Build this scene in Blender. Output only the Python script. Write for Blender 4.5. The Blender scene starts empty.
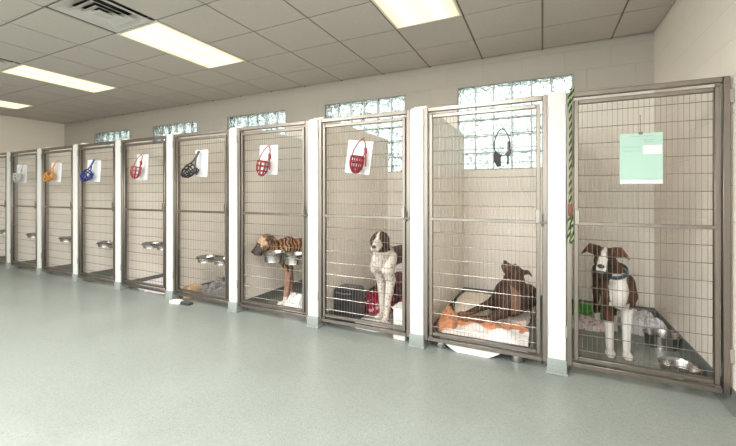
import bpy, bmesh, math, random
from mathutils import Vector, Matrix, noise, Euler
random.seed(4)
PI = math.pi
S = bpy.context.scene
COL = S.collection

# ------------------------------------------------------------------ dimensions (metres)
D = 2.652          # front plane of the kennel row
BACK = 4.253       # rear wall
RX = 0.951         # right wall
LX = -9.44         # left wall
CEIL = 2.694
PITCH = 0.952
X0 = 0.084
T = 0.6096
def px_(n): return X0 - PITCH * n      # centre of partition n

# ------------------------------------------------------------------ materials
def new_mat(name):
    m = bpy.data.materials.new(name); m.use_nodes = True
    nt = m.node_tree
    return m, nt, nt.nodes['Principled BSDF']

def mat(name, col, rough=0.5, metal=0.0, var=0.0, vscale=20.0, bump=0.0, bscale=120.0, spec=0.5, sheen=0.0, stretch=None):
    m, nt, b = new_mat(name)
    b.inputs['Roughness'].default_value = rough
    b.inputs['Metallic'].default_value = metal
    b.inputs['Specular IOR Level'].default_value = spec
    if sheen: b.inputs['Sheen Weight'].default_value = sheen
    tc = nt.nodes.new('ShaderNodeTexCoord')
    src = tc.outputs['Object']
    if stretch:
        mp = nt.nodes.new('ShaderNodeMapping'); mp.inputs['Scale'].default_value = stretch
        nt.links.new(src, mp.inputs['Vector']); src = mp.outputs['Vector']
    c = (*col, 1)
    if var > 0:
        n = nt.nodes.new('ShaderNodeTexNoise'); n.inputs['Scale'].default_value = vscale; n.inputs['Detail'].default_value = 5
        nt.links.new(src, n.inputs['Vector'])
        r = nt.nodes.new('ShaderNodeValToRGB')
        r.color_ramp.elements[0].position = 0.3; r.color_ramp.elements[1].position = 0.7
        r.color_ramp.elements[0].color = (*[max(0, x * (1 - var)) for x in col], 1)
        r.color_ramp.elements[1].color = (*[min(1, x * (1 + var)) for x in col], 1)
        nt.links.new(n.outputs['Fac'], r.inputs['Fac']); nt.links.new(r.outputs['Color'], b.inputs['Base Color'])
    else:
        b.inputs['Base Color'].default_value = c
    if bump > 0:
        n2 = nt.nodes.new('ShaderNodeTexNoise'); n2.inputs['Scale'].default_value = bscale; n2.inputs['Detail'].default_value = 4
        nt.links.new(src, n2.inputs['Vector'])
        bp = nt.nodes.new('ShaderNodeBump'); bp.inputs['Strength'].default_value = bump; bp.inputs['Distance'].default_value = 0.01
        nt.links.new(n2.outputs['Fac'], bp.inputs['Height']); nt.links.new(bp.outputs['Normal'], b.inputs['Normal'])
    return m

def block_mat(name, col, axis, rough=0.45, line=0.93):
    """painted concrete block: running-bond joints as shallow bump and a faint line"""
    m, nt, b = new_mat(name)
    b.inputs['Roughness'].default_value = rough
    tc = nt.nodes.new('ShaderNodeTexCoord')
    sp = nt.nodes.new('ShaderNodeSeparateXYZ'); cb = nt.nodes.new('ShaderNodeCombineXYZ')
    nt.links.new(tc.outputs['Object'], sp.inputs[0])
    nt.links.new(sp.outputs['X' if axis == 'x' else 'Y'], cb.inputs[0]); nt.links.new(sp.outputs['Z'], cb.inputs[1])
    br = nt.nodes.new('ShaderNodeTexBrick')
    br.inputs['Scale'].default_value = 1.0
    br.inputs['Brick Width'].default_value = 0.406; br.inputs['Row Height'].default_value = 0.203
    br.inputs['Mortar Size'].default_value = 0.004; br.inputs['Mortar Smooth'].default_value = 0.6
    br.inputs['Color1'].default_value = (*col, 1)
    br.inputs['Color2'].default_value = (*[x * 0.985 for x in col], 1)
    br.inputs['Mortar'].default_value = (*[x * line for x in col], 1)
    nt.links.new(cb.outputs[0], br.inputs['Vector'])
    nt.links.new(br.outputs['Color'], b.inputs['Base Color'])
    n = nt.nodes.new('ShaderNodeTexNoise'); n.inputs['Scale'].default_value = 160; n.inputs['Detail'].default_value = 4
    nt.links.new(tc.outputs['Object'], n.inputs['Vector'])
    bp = nt.nodes.new('ShaderNodeBump'); bp.inputs['Strength'].default_value = 0.15; bp.inputs['Distance'].default_value = 0.004
    nt.links.new(n.outputs['Fac'], bp.inputs['Height'])
    bp2 = nt.nodes.new('ShaderNodeBump'); bp2.inputs['Strength'].default_value = 0.5; bp2.inputs['Distance'].default_value = 0.004; bp2.invert = True
    nt.links.new(br.outputs['Fac'], bp2.inputs['Height']); nt.links.new(bp.outputs['Normal'], bp2.inputs['Normal'])
    nt.links.new(bp2.outputs['Normal'], b.inputs['Normal'])
    return m

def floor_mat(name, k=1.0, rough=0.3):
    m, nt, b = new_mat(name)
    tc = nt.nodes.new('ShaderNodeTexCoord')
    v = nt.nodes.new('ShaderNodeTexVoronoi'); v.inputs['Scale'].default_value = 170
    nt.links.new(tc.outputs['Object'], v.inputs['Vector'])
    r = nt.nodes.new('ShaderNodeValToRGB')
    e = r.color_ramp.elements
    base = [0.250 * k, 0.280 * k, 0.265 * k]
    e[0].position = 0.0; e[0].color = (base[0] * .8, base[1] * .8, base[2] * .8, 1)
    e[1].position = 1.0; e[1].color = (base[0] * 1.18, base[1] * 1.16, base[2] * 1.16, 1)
    e2 = r.color_ramp.elements.new(0.25); e2.color = (*base, 1)
    e3 = r.color_ramp.elements.new(0.8); e3.color = (*base, 1)
    sp = nt.nodes.new('ShaderNodeSeparateColor')
    nt.links.new(v.outputs['Color'], sp.inputs[0]); nt.links.new(sp.outputs[0], r.inputs['Fac'])
    n = nt.nodes.new('ShaderNodeTexNoise'); n.inputs['Scale'].default_value = 2.2; n.inputs['Detail'].default_value = 6
    nt.links.new(tc.outputs['Object'], n.inputs['Vector'])
    mr = nt.nodes.new('ShaderNodeMapRange'); mr.inputs['To Min'].default_value = rough - .06; mr.inputs['To Max'].default_value = rough + .1
    nt.links.new(n.outputs['Fac'], mr.inputs['Value']); nt.links.new(mr.outputs[0], b.inputs['Roughness'])
    mx = nt.nodes.new('ShaderNodeMix'); mx.data_type = 'RGBA'; mx.blend_type = 'MULTIPLY'; mx.inputs['Factor'].default_value = 1
    mr2 = nt.nodes.new('ShaderNodeMapRange'); mr2.inputs['From Min'].default_value = .3; mr2.inputs['From Max'].default_value = .7
    mr2.inputs['To Min'].default_value = .93; mr2.inputs['To Max'].default_value = 1.05
    nt.links.new(n.outputs['Fac'], mr2.inputs['Value'])
    nt.links.new(r.outputs['Color'], mx.inputs['A']); nt.links.new(mr2.outputs[0], mx.inputs['B'])
    nt.links.new(mx.outputs['Result'], b.inputs['Base Color'])
    n3 = nt.nodes.new('ShaderNodeTexNoise'); n3.inputs['Scale'].default_value = 60
    nt.links.new(tc.outputs['Object'], n3.inputs['Vector'])
    bp = nt.nodes.new('ShaderNodeBump'); bp.inputs['Strength'].default_value = .08; bp.inputs['Distance'].default_value = .004
    nt.links.new(n3.outputs['Fac'], bp.inputs['Height']); nt.links.new(bp.outputs['Normal'], b.inputs['Normal'])
    return m

def glass_block_mat():
    m, nt, b = new_mat('wavy_block_glass')
    b.inputs['Base Color'].default_value = (.30, .345, .33, 1)
    b.inputs['Roughness'].default_value = .12
    b.inputs['IOR'].default_value = 1.35
    b.inputs['Transmission Weight'].default_value = 1.0
    tc = nt.nodes.new('ShaderNodeTexCoord')
    w = nt.nodes.new('ShaderNodeTexNoise'); w.inputs['Scale'].default_value = 17; w.inputs['Detail'].default_value = 1; w.inputs['Distortion'].default_value = 1.2
    nt.links.new(tc.outputs['Object'], w.inputs['Vector'])
    bp = nt.nodes.new('ShaderNodeBump'); bp.inputs['Strength'].default_value = 1; bp.inputs['Distance'].default_value = .06
    nt.links.new(w.outputs['Fac'], bp.inputs['Height']); nt.links.new(bp.outputs['Normal'], b.inputs['Normal'])
    return m

def diffuser_mat():
    m, nt, b = new_mat('lit_lamp_diffuser')
    b.inputs['Base Color'].default_value = (.8, .78, .72, 1)
    tc = nt.nodes.new('ShaderNodeTexCoord'); sp = nt.nodes.new('ShaderNodeSeparateXYZ')
    nt.links.new(tc.outputs['Object'], sp.inputs[0])
    ab = nt.nodes.new('ShaderNodeMath'); ab.operation = 'ABSOLUTE'
    nt.links.new(sp.outputs['X'], ab.inputs[0])
    r = nt.nodes.new('ShaderNodeValToRGB'); r.color_ramp.interpolation = 'EASE'
    e = r.color_ramp.elements                    # |x| from the middle to the rim (0.28 m): tubes at 0.13
    e[0].position = 0.0; e[0].color = (.66, .55, .30, 1)
    e[1].position = 1.0; e[1].color = (.42, .32, .17, 1)
    a = e.new(.13 / .28); a.color = (.90, .80, .52, 1)
    a = e.new(.06 / .28); a.color = (.68, .57, .32, 1)
    a = e.new(.22 / .28); a.color = (.60, .49, .26, 1)
    dv = nt.nodes.new('ShaderNodeMath'); dv.operation = 'DIVIDE'; dv.inputs[1].default_value = .28
    nt.links.new(ab.outputs[0], dv.inputs[0]); nt.links.new(dv.outputs[0], r.inputs['Fac'])
    nt.links.new(r.outputs['Color'], b.inputs['Emission Color'])
    b.inputs['Emission Strength'].default_value = LAMP
    return m

LAMP = 0.75
M = {}
M['floor'] = floor_mat('speckled_epoxy_floor')
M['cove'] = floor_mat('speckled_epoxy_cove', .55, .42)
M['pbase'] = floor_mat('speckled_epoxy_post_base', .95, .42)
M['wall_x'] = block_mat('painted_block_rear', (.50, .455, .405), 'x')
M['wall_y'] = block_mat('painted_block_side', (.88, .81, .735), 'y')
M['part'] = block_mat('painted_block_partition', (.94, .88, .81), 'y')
M['kennel_x'] = block_mat('painted_block_kennel_rear', (.94, .88, .81), 'x')  # rear wall colour lightened, so brighter kennel light is painted in
M['post'] = mat('white_post_paint', (.57, .575, .56), .4, var=.015, vscale=6, bump=.05)
M['tile'] = mat('ceiling_tile', (.50, .46, .42), .9, var=.05, vscale=90, bump=.25, bscale=220)
M['tbar'] = mat('ceiling_reveal', (.17, .155, .14), .7)
M['steel'] = mat('brushed_stainless', (.225, .20, .178), .36, 1, var=.1, vscale=14, bump=.06, bscale=90, stretch=(1, 1, .12))
M['wire'] = mat('bright_wire', (.26, .24, .215), .30, 1)
M['bowl'] = mat('polished_stainless', (.40, .39, .375), .26, 1, var=.05, vscale=12)
M['darkmetal'] = mat('dark_plated_metal', (.17, .155, .14), .4, .8)
M['hinge'] = mat('grey_bracket', (.33, .31, .29), .45, .5)
M['glass'] = glass_block_mat()
M['mortar'] = mat('pale_window_joint', (.70, .74, .71), .8, bump=.2)
M['wframe'] = mat('window_edge', (.42, .40, .37), .7)
M['alu'] = mat('diffuser_metal', (.62, .60, .57), .4, .35)
M['void'] = mat('duct_dark', (.03, .028, .025), .9)
M['lampframe'] = mat('lamp_frame_paint', (.72, .68, .60), .5)
M['diff'] = diffuser_mat()
M['paper'] = mat('white_paper', (.62, .62, .64), .8)
M['mint'] = mat('mint_paper', (.36, .52, .455), .8)
M['ink'] = mat('grey_ink', (.22, .36, .38), .8)
M['blackplastic'] = mat('black_plastic', (.022, .022, .028), .4)
M['black_nylon'] = mat('black_nylon', (.03, .03, .033), .7, bump=.3, bscale=300)
def cloth(n, c, var=.1, vs=14, bump=.5): return mat(n, c, .9, var=var, vscale=vs, bump=bump, bscale=160, spec=.2, sheen=.25)

# ------------------------------------------------------------------ mesh collector
class MB:
    def __init__(s): s.bm = bmesh.new(); s.mi = 0
    def _fin(s, geom_faces):
        for f in geom_faces: f.material_index = s.mi
    def box(s, x0, x1, y0, y1, z0, z1, bev=0.0, seg=2):
        r = bmesh.ops.create_cube(s.bm, size=1.0)
        vs = r['verts']
        bmesh.ops.transform(s.bm, matrix=Matrix.Translation(((x0+x1)/2, (y0+y1)/2, (z0+z1)/2)) @ Matrix.Diagonal((abs(x1-x0), abs(y1-y0), abs(z1-z0), 1)), verts=vs)
        fs = list({f for v in vs for f in v.link_faces}); s._fin(fs)
        if bev > 0:
            es = list({e for v in vs for e in v.link_edges})
            rr = bmesh.ops.bevel(s.bm, geom=es, offset=bev, segments=seg, profile=.6, affect='EDGES')
            s._fin(rr['faces'])
        return s
    def tube(s, pts, r, n=8, closed=False, flat=1.0, caps=True):
        pts = [Vector(p) for p in pts]; k = len(pts)
        rr = r if isinstance(r, (list, tuple)) else [r] * k
        rings = []; up = None
        for i, p in enumerate(pts):
            a = pts[(i-1) % k] if (closed or i > 0) else p
            b = pts[(i+1) % k] if (closed or i < k-1) else p
            t = (b - a)
            if t.length < 1e-9: t = Vector((0, 0, 1))
            t.normalize()
            if up is None: up = Vector((0, 1, 0)) if abs(t.y) < .9 else Vector((1, 0, 0))
            u = up - t * up.dot(t)
            if u.length < 1e-6: u = t.orthogonal()
            u.normalize(); up = u
            w = t.cross(u)
            rings.append([s.bm.verts.new(p + u * (math.cos(2*PI*j/n) * rr[i] * flat) + w * (math.sin(2*PI*j/n) * rr[i])) for j in range(n)])
        fs = []
        for i in range(k if closed else k-1):
            A, B = rings[i], rings[(i+1) % k]
            off = 0
            if closed and i == k-1:
                off = min(range(n), key=lambda o: (A[0].co - B[o].co).length)
            for j in range(n):
                fs.append(s.bm.faces.new((A[j], A[(j+1) % n], B[(j+1+off) % n], B[(j+off) % n])))
        if not closed and caps:
            fs.append(s.bm.faces.new(rings[0][::-1])); fs.append(s.bm.faces.new(rings[-1]))
        s._fin(fs); return s
    def lathe(s, prof, c=(0, 0, 0), n=24, sy=1.0):
        c = Vector(c); rings = []; fs = []
        for r, z in prof:
            if r < 1e-6: rings.append([s.bm.verts.new(c + Vector((0, 0, z)))])
            else: rings.append([s.bm.verts.new(c + Vector((r*math.cos(2*PI*j/n), r*sy*math.sin(2*PI*j/n), z))) for j in range(n)])
        for A, B in zip(rings, rings[1:]):
            for j in range(n):
                if len(A) == 1: q = (A[0], B[j], B[(j+1) % n])
                elif len(B) == 1: q = (A[j], A[(j+1) % n], B[0])
                else: q = (A[j], A[(j+1) % n], B[(j+1) % n], B[j])
                fs.append(s.bm.faces.new(q))
        s._fin(fs); return s
    def ball(s, c, r, sub=2, M3=None):
        res = bmesh.ops.create_icosphere(s.bm, subdivisions=sub, radius=1)
        rr = r if isinstance(r, (tuple, list)) else (r, r, r)
        mm = Matrix.Translation(c) @ (M3.to_4x4() if M3 else Matrix()) @ Matrix.Diagonal((*rr, 1))
        bmesh.ops.transform(s.bm, matrix=mm, verts=res['verts'])
        s._fin({f for v in res['verts'] for f in v.link_faces}); return s
    def build(s, name, m, parent=None, smooth=True, angle=40):
        bmesh.ops.recalc_face_normals(s.bm, faces=s.bm.faces)
        me = bpy.data.meshes.new(name); s.bm.to_mesh(me); s.bm.free()
        for x in (m if isinstance(m, (list, tuple)) else [m]): me.materials.append(x)
        if smooth:
            me.shade_smooth()
            try: me.set_sharp_from_angle(angle=math.radians(angle))
            except Exception: pass
        o = bpy.data.objects.new(name, me); COL.objects.link(o)
        if parent: o.parent = parent
        return o

def tag(o, label, cat, group=None):
    o['label'] = label; o['category'] = cat
    if group: o['group'] = group
    return o
def thing(name, label, cat, loc=(0, 0, 0), rz=0, group=None):
    o = bpy.data.objects.new(name, None); COL.objects.link(o); o.empty_display_size = .1
    o.location = loc; o.rotation_euler = (0, 0, rz)
    return tag(o, label, cat, group)
def struct(o):
    o['kind'] = 'structure'; return o
def dup(root, loc, label, rz=None):
    r = root.copy(); COL.objects.link(r); r.location = loc; r['label'] = label
    if rz is not None: r.rotation_euler = (0, 0, rz)
    def rec(a, b):
        for ch in list(a.children):
            c = ch.copy(); COL.objects.link(c); c.parent = b; rec(ch, c)
    rec(root, r)
    return r

# ------------------------------------------------------------------ room shell
YN = -3.2
b = MB(); b.box(LX-.1, RX+.1, YN-.1, BACK+.2, -.12, 0); struct(b.build('floor', M['floor'], smooth=False))

# rear wall with window openings
WZ0, WZ1, WW = 1.448, 2.408, 1.18
WC = [-.305, -2.13, -3.98, -5.84, -7.70]
b = MB()
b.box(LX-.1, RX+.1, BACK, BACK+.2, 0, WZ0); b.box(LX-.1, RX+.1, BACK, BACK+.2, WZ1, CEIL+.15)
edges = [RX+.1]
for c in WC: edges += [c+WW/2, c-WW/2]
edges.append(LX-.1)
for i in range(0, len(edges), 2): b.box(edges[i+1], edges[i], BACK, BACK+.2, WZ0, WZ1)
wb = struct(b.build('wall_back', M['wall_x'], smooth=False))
b = MB(); KT = 2.2  # thin layer over the lower rear wall, kennel brightness put into its colour
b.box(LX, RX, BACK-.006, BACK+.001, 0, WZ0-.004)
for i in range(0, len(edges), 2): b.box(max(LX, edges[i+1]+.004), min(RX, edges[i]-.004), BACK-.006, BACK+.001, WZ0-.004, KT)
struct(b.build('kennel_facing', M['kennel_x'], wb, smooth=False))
b = MB(); b.box(RX, RX+.15, YN-.1, BACK, 0, CEIL+.15); wr = struct(b.build('wall_right', M['wall_y'], smooth=False))
b = MB(); b.box(LX-.15, LX, YN-.1, BACK, 0, CEIL+.15); struct(b.build('wall_left', M['wall_y'], smooth=False))
FX0, FX1, FZ0, FZ1 = -6.2, .75, .25, 2.55  # window opening added out of view, to bring daylight into the kennels
b = MB(); b.box(LX-.1, FX0, YN-.15, YN, 0, CEIL+.15); b.box(FX1, RX+.1, YN-.15, YN, 0, CEIL+.15)
b.box(FX0, FX1, YN-.15, YN, 0, FZ0); b.box(FX0, FX1, YN-.15, YN, FZ1, CEIL+.15)
struct(b.build('wall_front', M['wall_x'], smooth=False))

# coved epoxy bases
def cove(b, x0, y0, x1, y1, nx, ny, h=.095, d=.022):
    """quarter-round base running from (x0,y0) to (x1,y1), growing along the inward normal (nx,ny)"""
    prof = [(0, 0), (d+.02, 0), (d+.004, .012), (d*.6, .03), (.010, .05), (.008, h), (0, h)]
    A = [b.bm.verts.new((x0+nx*a, y0+ny*a, z)) for a, z in prof]
    B = [b.bm.verts.new((x1+nx*a, y1+ny*a, z)) for a, z in prof]
    n = len(prof); fs = []
    for j in range(n): fs.append(b.bm.faces.new((A[j], A[(j+1) % n], B[(j+1) % n], B[j])))
    fs.append(b.bm.faces.new(A)); fs.append(b.bm.faces.new(B[::-1])); b._fin(fs)
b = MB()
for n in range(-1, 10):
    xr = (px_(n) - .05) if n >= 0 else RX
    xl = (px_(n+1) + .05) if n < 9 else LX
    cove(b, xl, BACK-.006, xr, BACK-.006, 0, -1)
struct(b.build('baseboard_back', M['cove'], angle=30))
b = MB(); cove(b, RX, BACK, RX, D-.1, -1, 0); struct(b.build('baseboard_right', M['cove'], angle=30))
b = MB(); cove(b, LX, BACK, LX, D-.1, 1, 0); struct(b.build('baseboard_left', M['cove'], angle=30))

# ceiling: lay-in tiles on a sunk grid, openings left for lamps and air diffusers
lampcells = {}
LAMPX = [(-2, 'a'), (-6, 'b'), (-10, 'c'), (-14, 'd')]
skip = set()
YG = 3.13                      # a grid line; rows run from here every T
TY = .540
def row(k): return YG - TY*k    # row k spans row(k+1) .. row(k); k = -1, -2 towards the rear wall
for gx, _ in LAMPX:
    skip |= {(gx, 0), (gx, 1)}
VENTS = [(-6, 2), (-10, 2)]
skip |= set(VENTS)
b = MB(); g = .008
for i in range(-16, 3):
    xa, xb = max(i*T, LX), min((i+1)*T, RX)
    if xb - xa < .03: continue
    for k in range(-2, 11):
        if (i, k) in skip: continue
        ya, yb = max(row(k+1), YN), min(row(k), BACK)
        if yb - ya < .03: continue
        b.box(xa+g, xb-g, ya+g, yb-g, CEIL, CEIL+.02)
ceil = struct(b.build('ceiling', M['tile'], smooth=False))
b = MB()
for i in range(-15, 3):
    if LX < i*T < RX: b.box(i*T-.012, i*T+.012, YN, BACK, CEIL+.006, CEIL+.03)
for k in range(-1, 11):
    if YN < row(k) < BACK: b.box(LX, RX, row(k)-.012, row(k)+.012, CEIL+.006, CEIL+.03)
struct(b.build('grid', M['tbar'], ceil, smooth=False))
b = MB(); b.box(LX-.1, RX+.1, YN-.1, BACK+.2, CEIL+.16, CEIL+.25); struct(b.build('roof_deck', M['void'], ceil, smooth=False))

# recessed lamps
lamp0 = None
lamp_labels = ['recessed ceiling light cut by the top of the photo, above the middle kennels',
               'second recessed ceiling light from the right, next to the big air vent',
               'third recessed ceiling light from the right, beside the small cut-off vent',
               'farthest recessed ceiling light, a thin strip near the left wall']
for (gx, _), lab in zip(LAMPX, lamp_labels):
    loc = ((gx+.5)*T, YG - TY, CEIL)
    if lamp0 is None:
        lamp0 = t = thing('ceiling_light', lab, 'ceiling light', loc, 0, 'recessed ceiling lights')
        b = MB(); w, l = T/2-.008, TY-.008
        for sx in (-1, 1): b.box(sx*w, sx*(w-.018), -l, l, -.004, .05)
        for sy in (-1, 1): b.box(-w+.018, w-.018, sy*l, sy*(l-.02), -.004, .05)
        b.build('frame', M['lampframe'], t, smooth=False)
        b = MB(); b.box(-w+.018, w-.018, -l+.02, l-.02, -.002, .005)
        b.build('diffuser', M['diff'], t, smooth=False)
        b = MB(); b.box(-w, w, -l, l, .05, .06); b.build('housing', M['lampframe'], t, smooth=False)
    else:
        dup(lamp0, loc, lab)

# air diffusers: stepped square cones
vent0 = None
for (gx, k), lab in zip(VENTS, ['square louvred metal ceiling vent at the top edge, beside the second ceiling light',
                                'small louvred ceiling vent cut by the left edge of the photo, at the third light']):
    loc = ((gx+.5)*T, row(k) - TY/2, CEIL)
    if vent0 is None:
        vent0 = t = thing('air_vent', lab, 'ceiling vent', loc, 0, 'ceiling air vents')
        b = MB(); w = TY/2-.006
        def ring(b, r0, z0, r1, z1, th=.004):
            A = [(-r0, -r0), (r0, -r0), (r0, r0), (-r0, r0)]; B = [(-r1, -r1), (r1, -r1), (r1, r1), (-r1, r1)]
            v = []
            for dz in (0, th):
                v.append([b.bm.verts.new((x, y, z0+dz)) for x, y in A]); v.append([b.bm.verts.new((x, y, z1+dz)) for x, y in B])
            fs = []
            for j in range(4):
                q = (j+1) % 4
                fs += [b.bm.faces.new((v[0][j], v[0][q], v[1][q], v[1][j])), b.bm.faces.new((v[2][j], v[3][j], v[3][q], v[2][q])),
                       b.bm.faces.new((v[0][j], v[2][j], v[2][q], v[0][q])), b.bm.faces.new((v[1][j], v[1][q], v[3][q], v[3][j]))]
            b._fin(fs)
        ring(b, w, -.003, w-.02, -.003); ring(b, w-.02, -.003, .155, .034)
        b.build('frame', M['alu'], t, smooth=False)
        for r in (.172, .112):
            bb = MB(); ring(bb, r, -.008, r-.066, .026); bb.build('louvre', M['alu'], t, smooth=False)
        bb = MB(); bb.box(-.055, .055, -.055, .055, -.006, .0); bb.build('centre_plate', M['alu'], t, smooth=False)
        bb = MB(); bb.box(-w+.01, w-.01, -w+.01, w-.01, .085, .095); bb.build('duct', M['void'], t, smooth=False)
    else:
        dup(vent0, loc, lab)

# glass block windows
for i, c in enumerate(WC):
    nx, nz = 6, 5; bw, bh = WW/nx, (WZ1-WZ0)/nz
    y0, y1 = BACK+.03, BACK+.11
    b = MB()
    for k in range(nx+1): b.box(c-WW/2+k*bw-.005, c-WW/2+k*bw+.005, y0+.004, y1-.004, WZ0, WZ1)
    for k in range(nz+1): b.box(c-WW/2, c+WW/2, y0+.006, y1-.006, WZ0+k*bh-.005, WZ0+k*bh+.005)
    w = struct(b.build('window_%d' % (i+1), M['mortar'], smooth=False))
    b = MB()
    for a in range(nx):
        for q in range(nz):
            b.box(c-WW/2+a*bw+.0055, c-WW/2+(a+1)*bw-.0055, y0, y1, WZ0+q*bh+.0055, WZ0+(q+1)*bh-.0055, .008, 2)
    struct(b.build('pane', M['glass'], w))
    b = MB(); e = .018
    b.box(c-WW/2-.002, c-WW/2+e*.5, BACK-.004, BACK+.03, WZ0, WZ1); b.box(c+WW/2-e*.5, c+WW/2+.002, BACK-.004, BACK+.03, WZ0, WZ1)
    b.box(c-WW/2, c+WW/2, BACK-.004, BACK+.03, WZ1-e*.5, WZ1+.002); b.box(c-WW/2, c+WW/2, BACK-.004, BACK+.03, WZ0-.002, WZ0+e*.4)
    struct(b.build('window_frame', M['wframe'], w, smooth=False))

# ground outside the windows
b = MB(); b.box(-40, 40, BACK+.3, 60, -.4, -.3); b.box(-40, 40, -60, YN-.2, -.4, -.3); struct(b.build('ground', mat('outside_ground', (.50, .50, .46), .9, var=.3, vscale=.6), smooth=False))

# ------------------------------------------------------------------ partitions with white end posts
proto = None
for n in range(10):
    x = px_(n)
    if proto is None:
        b = MB(); b.box(-.05, .05, D+.09, BACK, 0, 1.86)
        proto = struct(b.build('partition', M['part'], smooth=False))
        b = MB()
        # rounded-top post
        w, h, r = .053, 1.832, .022
        prof = [(-w, .02), (w, .02), (w, h-r)]
        for q in range(1, 5): prof.append((w-r+r*math.cos(q*PI/8), h-r+r*math.sin(q*PI/8)))
        for q in range(4, 8): prof.append((-w+r+r*math.cos(q*PI/8), h-r+r*math.sin(q*PI/8)))
        prof.append((-w, h-r))
        A = [b.bm.verts.new((px, D, z)) for px, z in prof]; B = [b.bm.verts.new((px, D+.1, z)) for px, z in prof]
        fs = [b.bm.faces.new(A), b.bm.faces.new(B[::-1])]
        for j in range(len(prof)): fs.append(b.bm.faces.new((A[j], B[j], B[(j+1) % len(prof)], A[(j+1) % len(prof)])))
        bmesh.ops.bevel(b.bm, geom=[e for e in b.bm.edges if all(abs(v.co.y-D) < 1e-4 for v in e.verts)], offset=.005, segments=2, affect='EDGES')
        struct(b.build('end_post', M['post'], proto, angle=35))
        b = MB()
        b.box(-.058, .058, D-.009, D+.1, 0, .098, .006, 2); b.box(-.066, .066, D-.018, D+.1, 0, .016, .006, 2)
        struct(b.build('post_base', M['pbase'], proto))
        b = MB()
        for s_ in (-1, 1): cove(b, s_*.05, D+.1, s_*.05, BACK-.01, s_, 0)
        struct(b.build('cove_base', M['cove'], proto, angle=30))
        proto.location.x = x
    else:
        r = proto.copy(); COL.objects.link(r); r.location.x = x
        for ch in list(proto.children):
            c = ch.copy(); COL.objects.link(c); c.parent = r

# ------------------------------------------------------------------ gates
GZ = .062                                # underside of the gate sill
def make_gate(w, label, loc, mirror=False):
    t = thing('kennel_gate', label, 'gate', loc, 0, 'stainless kennel gates')
    h = 1.826 - GZ; tw = .032; hw = w/2
    s = -1 if mirror else 1               # latch side = +x * s
    b = MB()
    for sx in (-1, 1): b.box(sx*hw, sx*(hw-tw), .008, .042, 0, h, .003, 1)
    b.box(-hw+tw, hw-tw, .008, .042, h-tw, h, .003, 1); b.box(-hw+tw, hw-tw, .008, .042, 0, .03, .003, 1)
    b.build('outer_frame', M['steel'], t)
    lw = hw - tw - .010; lt = .026; z0, z1 = .045, h-tw-.022
    b = MB()
    for sx in (-1, 1): b.box(sx*lw, sx*(lw-lt), .010, .038, z0, z1, .003, 1)
    b.box(-lw+lt, lw-lt, .010, .038, z1-lt, z1, .003, 1); b.box(-lw+lt, lw-lt, .010, .038, z0, z0+lt, .003, 1)
    b.build('leaf_frame', M['steel'], t)
    zm = .985 - GZ
    b = MB(); b.box(-lw+lt*.5, lw-lt*.5, .003, .012, zm-.011, zm+.011, .002, 1)
    b.build('mid_rail', M['steel'], t)
    # welded wire grid, close verticals and 10 cm courses
    b = MB(); iw = lw-lt+.004; n = round(2*iw/.027)
    for k in range(1, n):
        x = -iw + 2*iw*k/n
        b.tube([(x, .026, z0+lt-.004), (x, .026, z1-lt+.004)], .0011, 5, caps=False)
    z = zm - .1016
    zs = []
    while z > z0+lt+.02: zs.append(z); z -= .1016
    z = zm + .1016
    while z < z1-lt-.02: zs.append(z); z += .1016
    for z in zs: b.tube([(-iw, .0215, z), (iw, .0215, z)], .0024, 6, caps=False)
    b.build('wire_grid', M['wire'], t)
    # slide latch at hand height
    b = MB()
    b.box(s*(lw-lt-.004), s*(lw-.002), .001, .010, zm-.005, zm+.085, .002, 1)
    lp = b.build('latch_plate', M['wire'], t)
    b = MB()
    b.box(s*(lw-.006), s*(hw-.004), -.006, .008, zm-.008, zm+.006, .002, 1)
    b.tube([(s*(lw+.012), -.004, zm), (s*(lw+.012), -.010, zm+.055)], .005, 8); b.ball((s*(lw+.012), -.011, zm-.018), .009, 2)
    b.build('latch_lever', M['darkmetal'], t)
    for zz in (z1-.005, z0-.018):
        b = MB(); b.tube([(-s*(lw-.012), .024, zz), (-s*(lw-.012), .024, zz+.03)], .007, 8); b.box(-s*(lw-.026), -s*(lw), .004, .011, zz+.004, zz+.018)
        b.build('pivot', M['darkmetal'], t)
    for sx in (-1, 1):
        for zz in (h-.15, .18):
            b = MB(); b.box(sx*(hw-.004), sx*(hw+.013), .002, .0095, zz, zz+.075, .002, 1); b.build('bracket', M['hinge'], t)
    return t

GW = PITCH - .108
gate_labels = ['gate with the all black sling muzzle hooked on it and no paper sheet',
               'gate with a tilted white sheet and red muzzle, fronting the speckled white dog',
               'gate with a red muzzle on white paper, fronting the striped tan dog',
               'gate with a black muzzle on white paper, before the tan cushion',
               'gate with a red muzzle on white paper, before the flat white pad',
               'gate with the blue muzzle on white paper',
               'gate with the orange muzzle on white paper',
               'gate with the pale grey muzzle on white paper',
               'gate sliced by the left edge of the photo']
gate_labels = ['stainless kennel ' + s for s in gate_labels]
g0 = None
for j in range(9):
    cx = (px_(j) + px_(j+1))/2
    if g0 is None: g0 = make_gate(GW, gate_labels[0], (cx, D, GZ))
    else: dup(g0, (cx, D, GZ), gate_labels[j])
K9L, K9R = px_(0)+.056, RX-.016
make_gate(K9R-K9L, 'stainless kennel gate with the mint green sheet, beside the right wall', ((K9L+K9R)/2, D, GZ), True)

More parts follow.
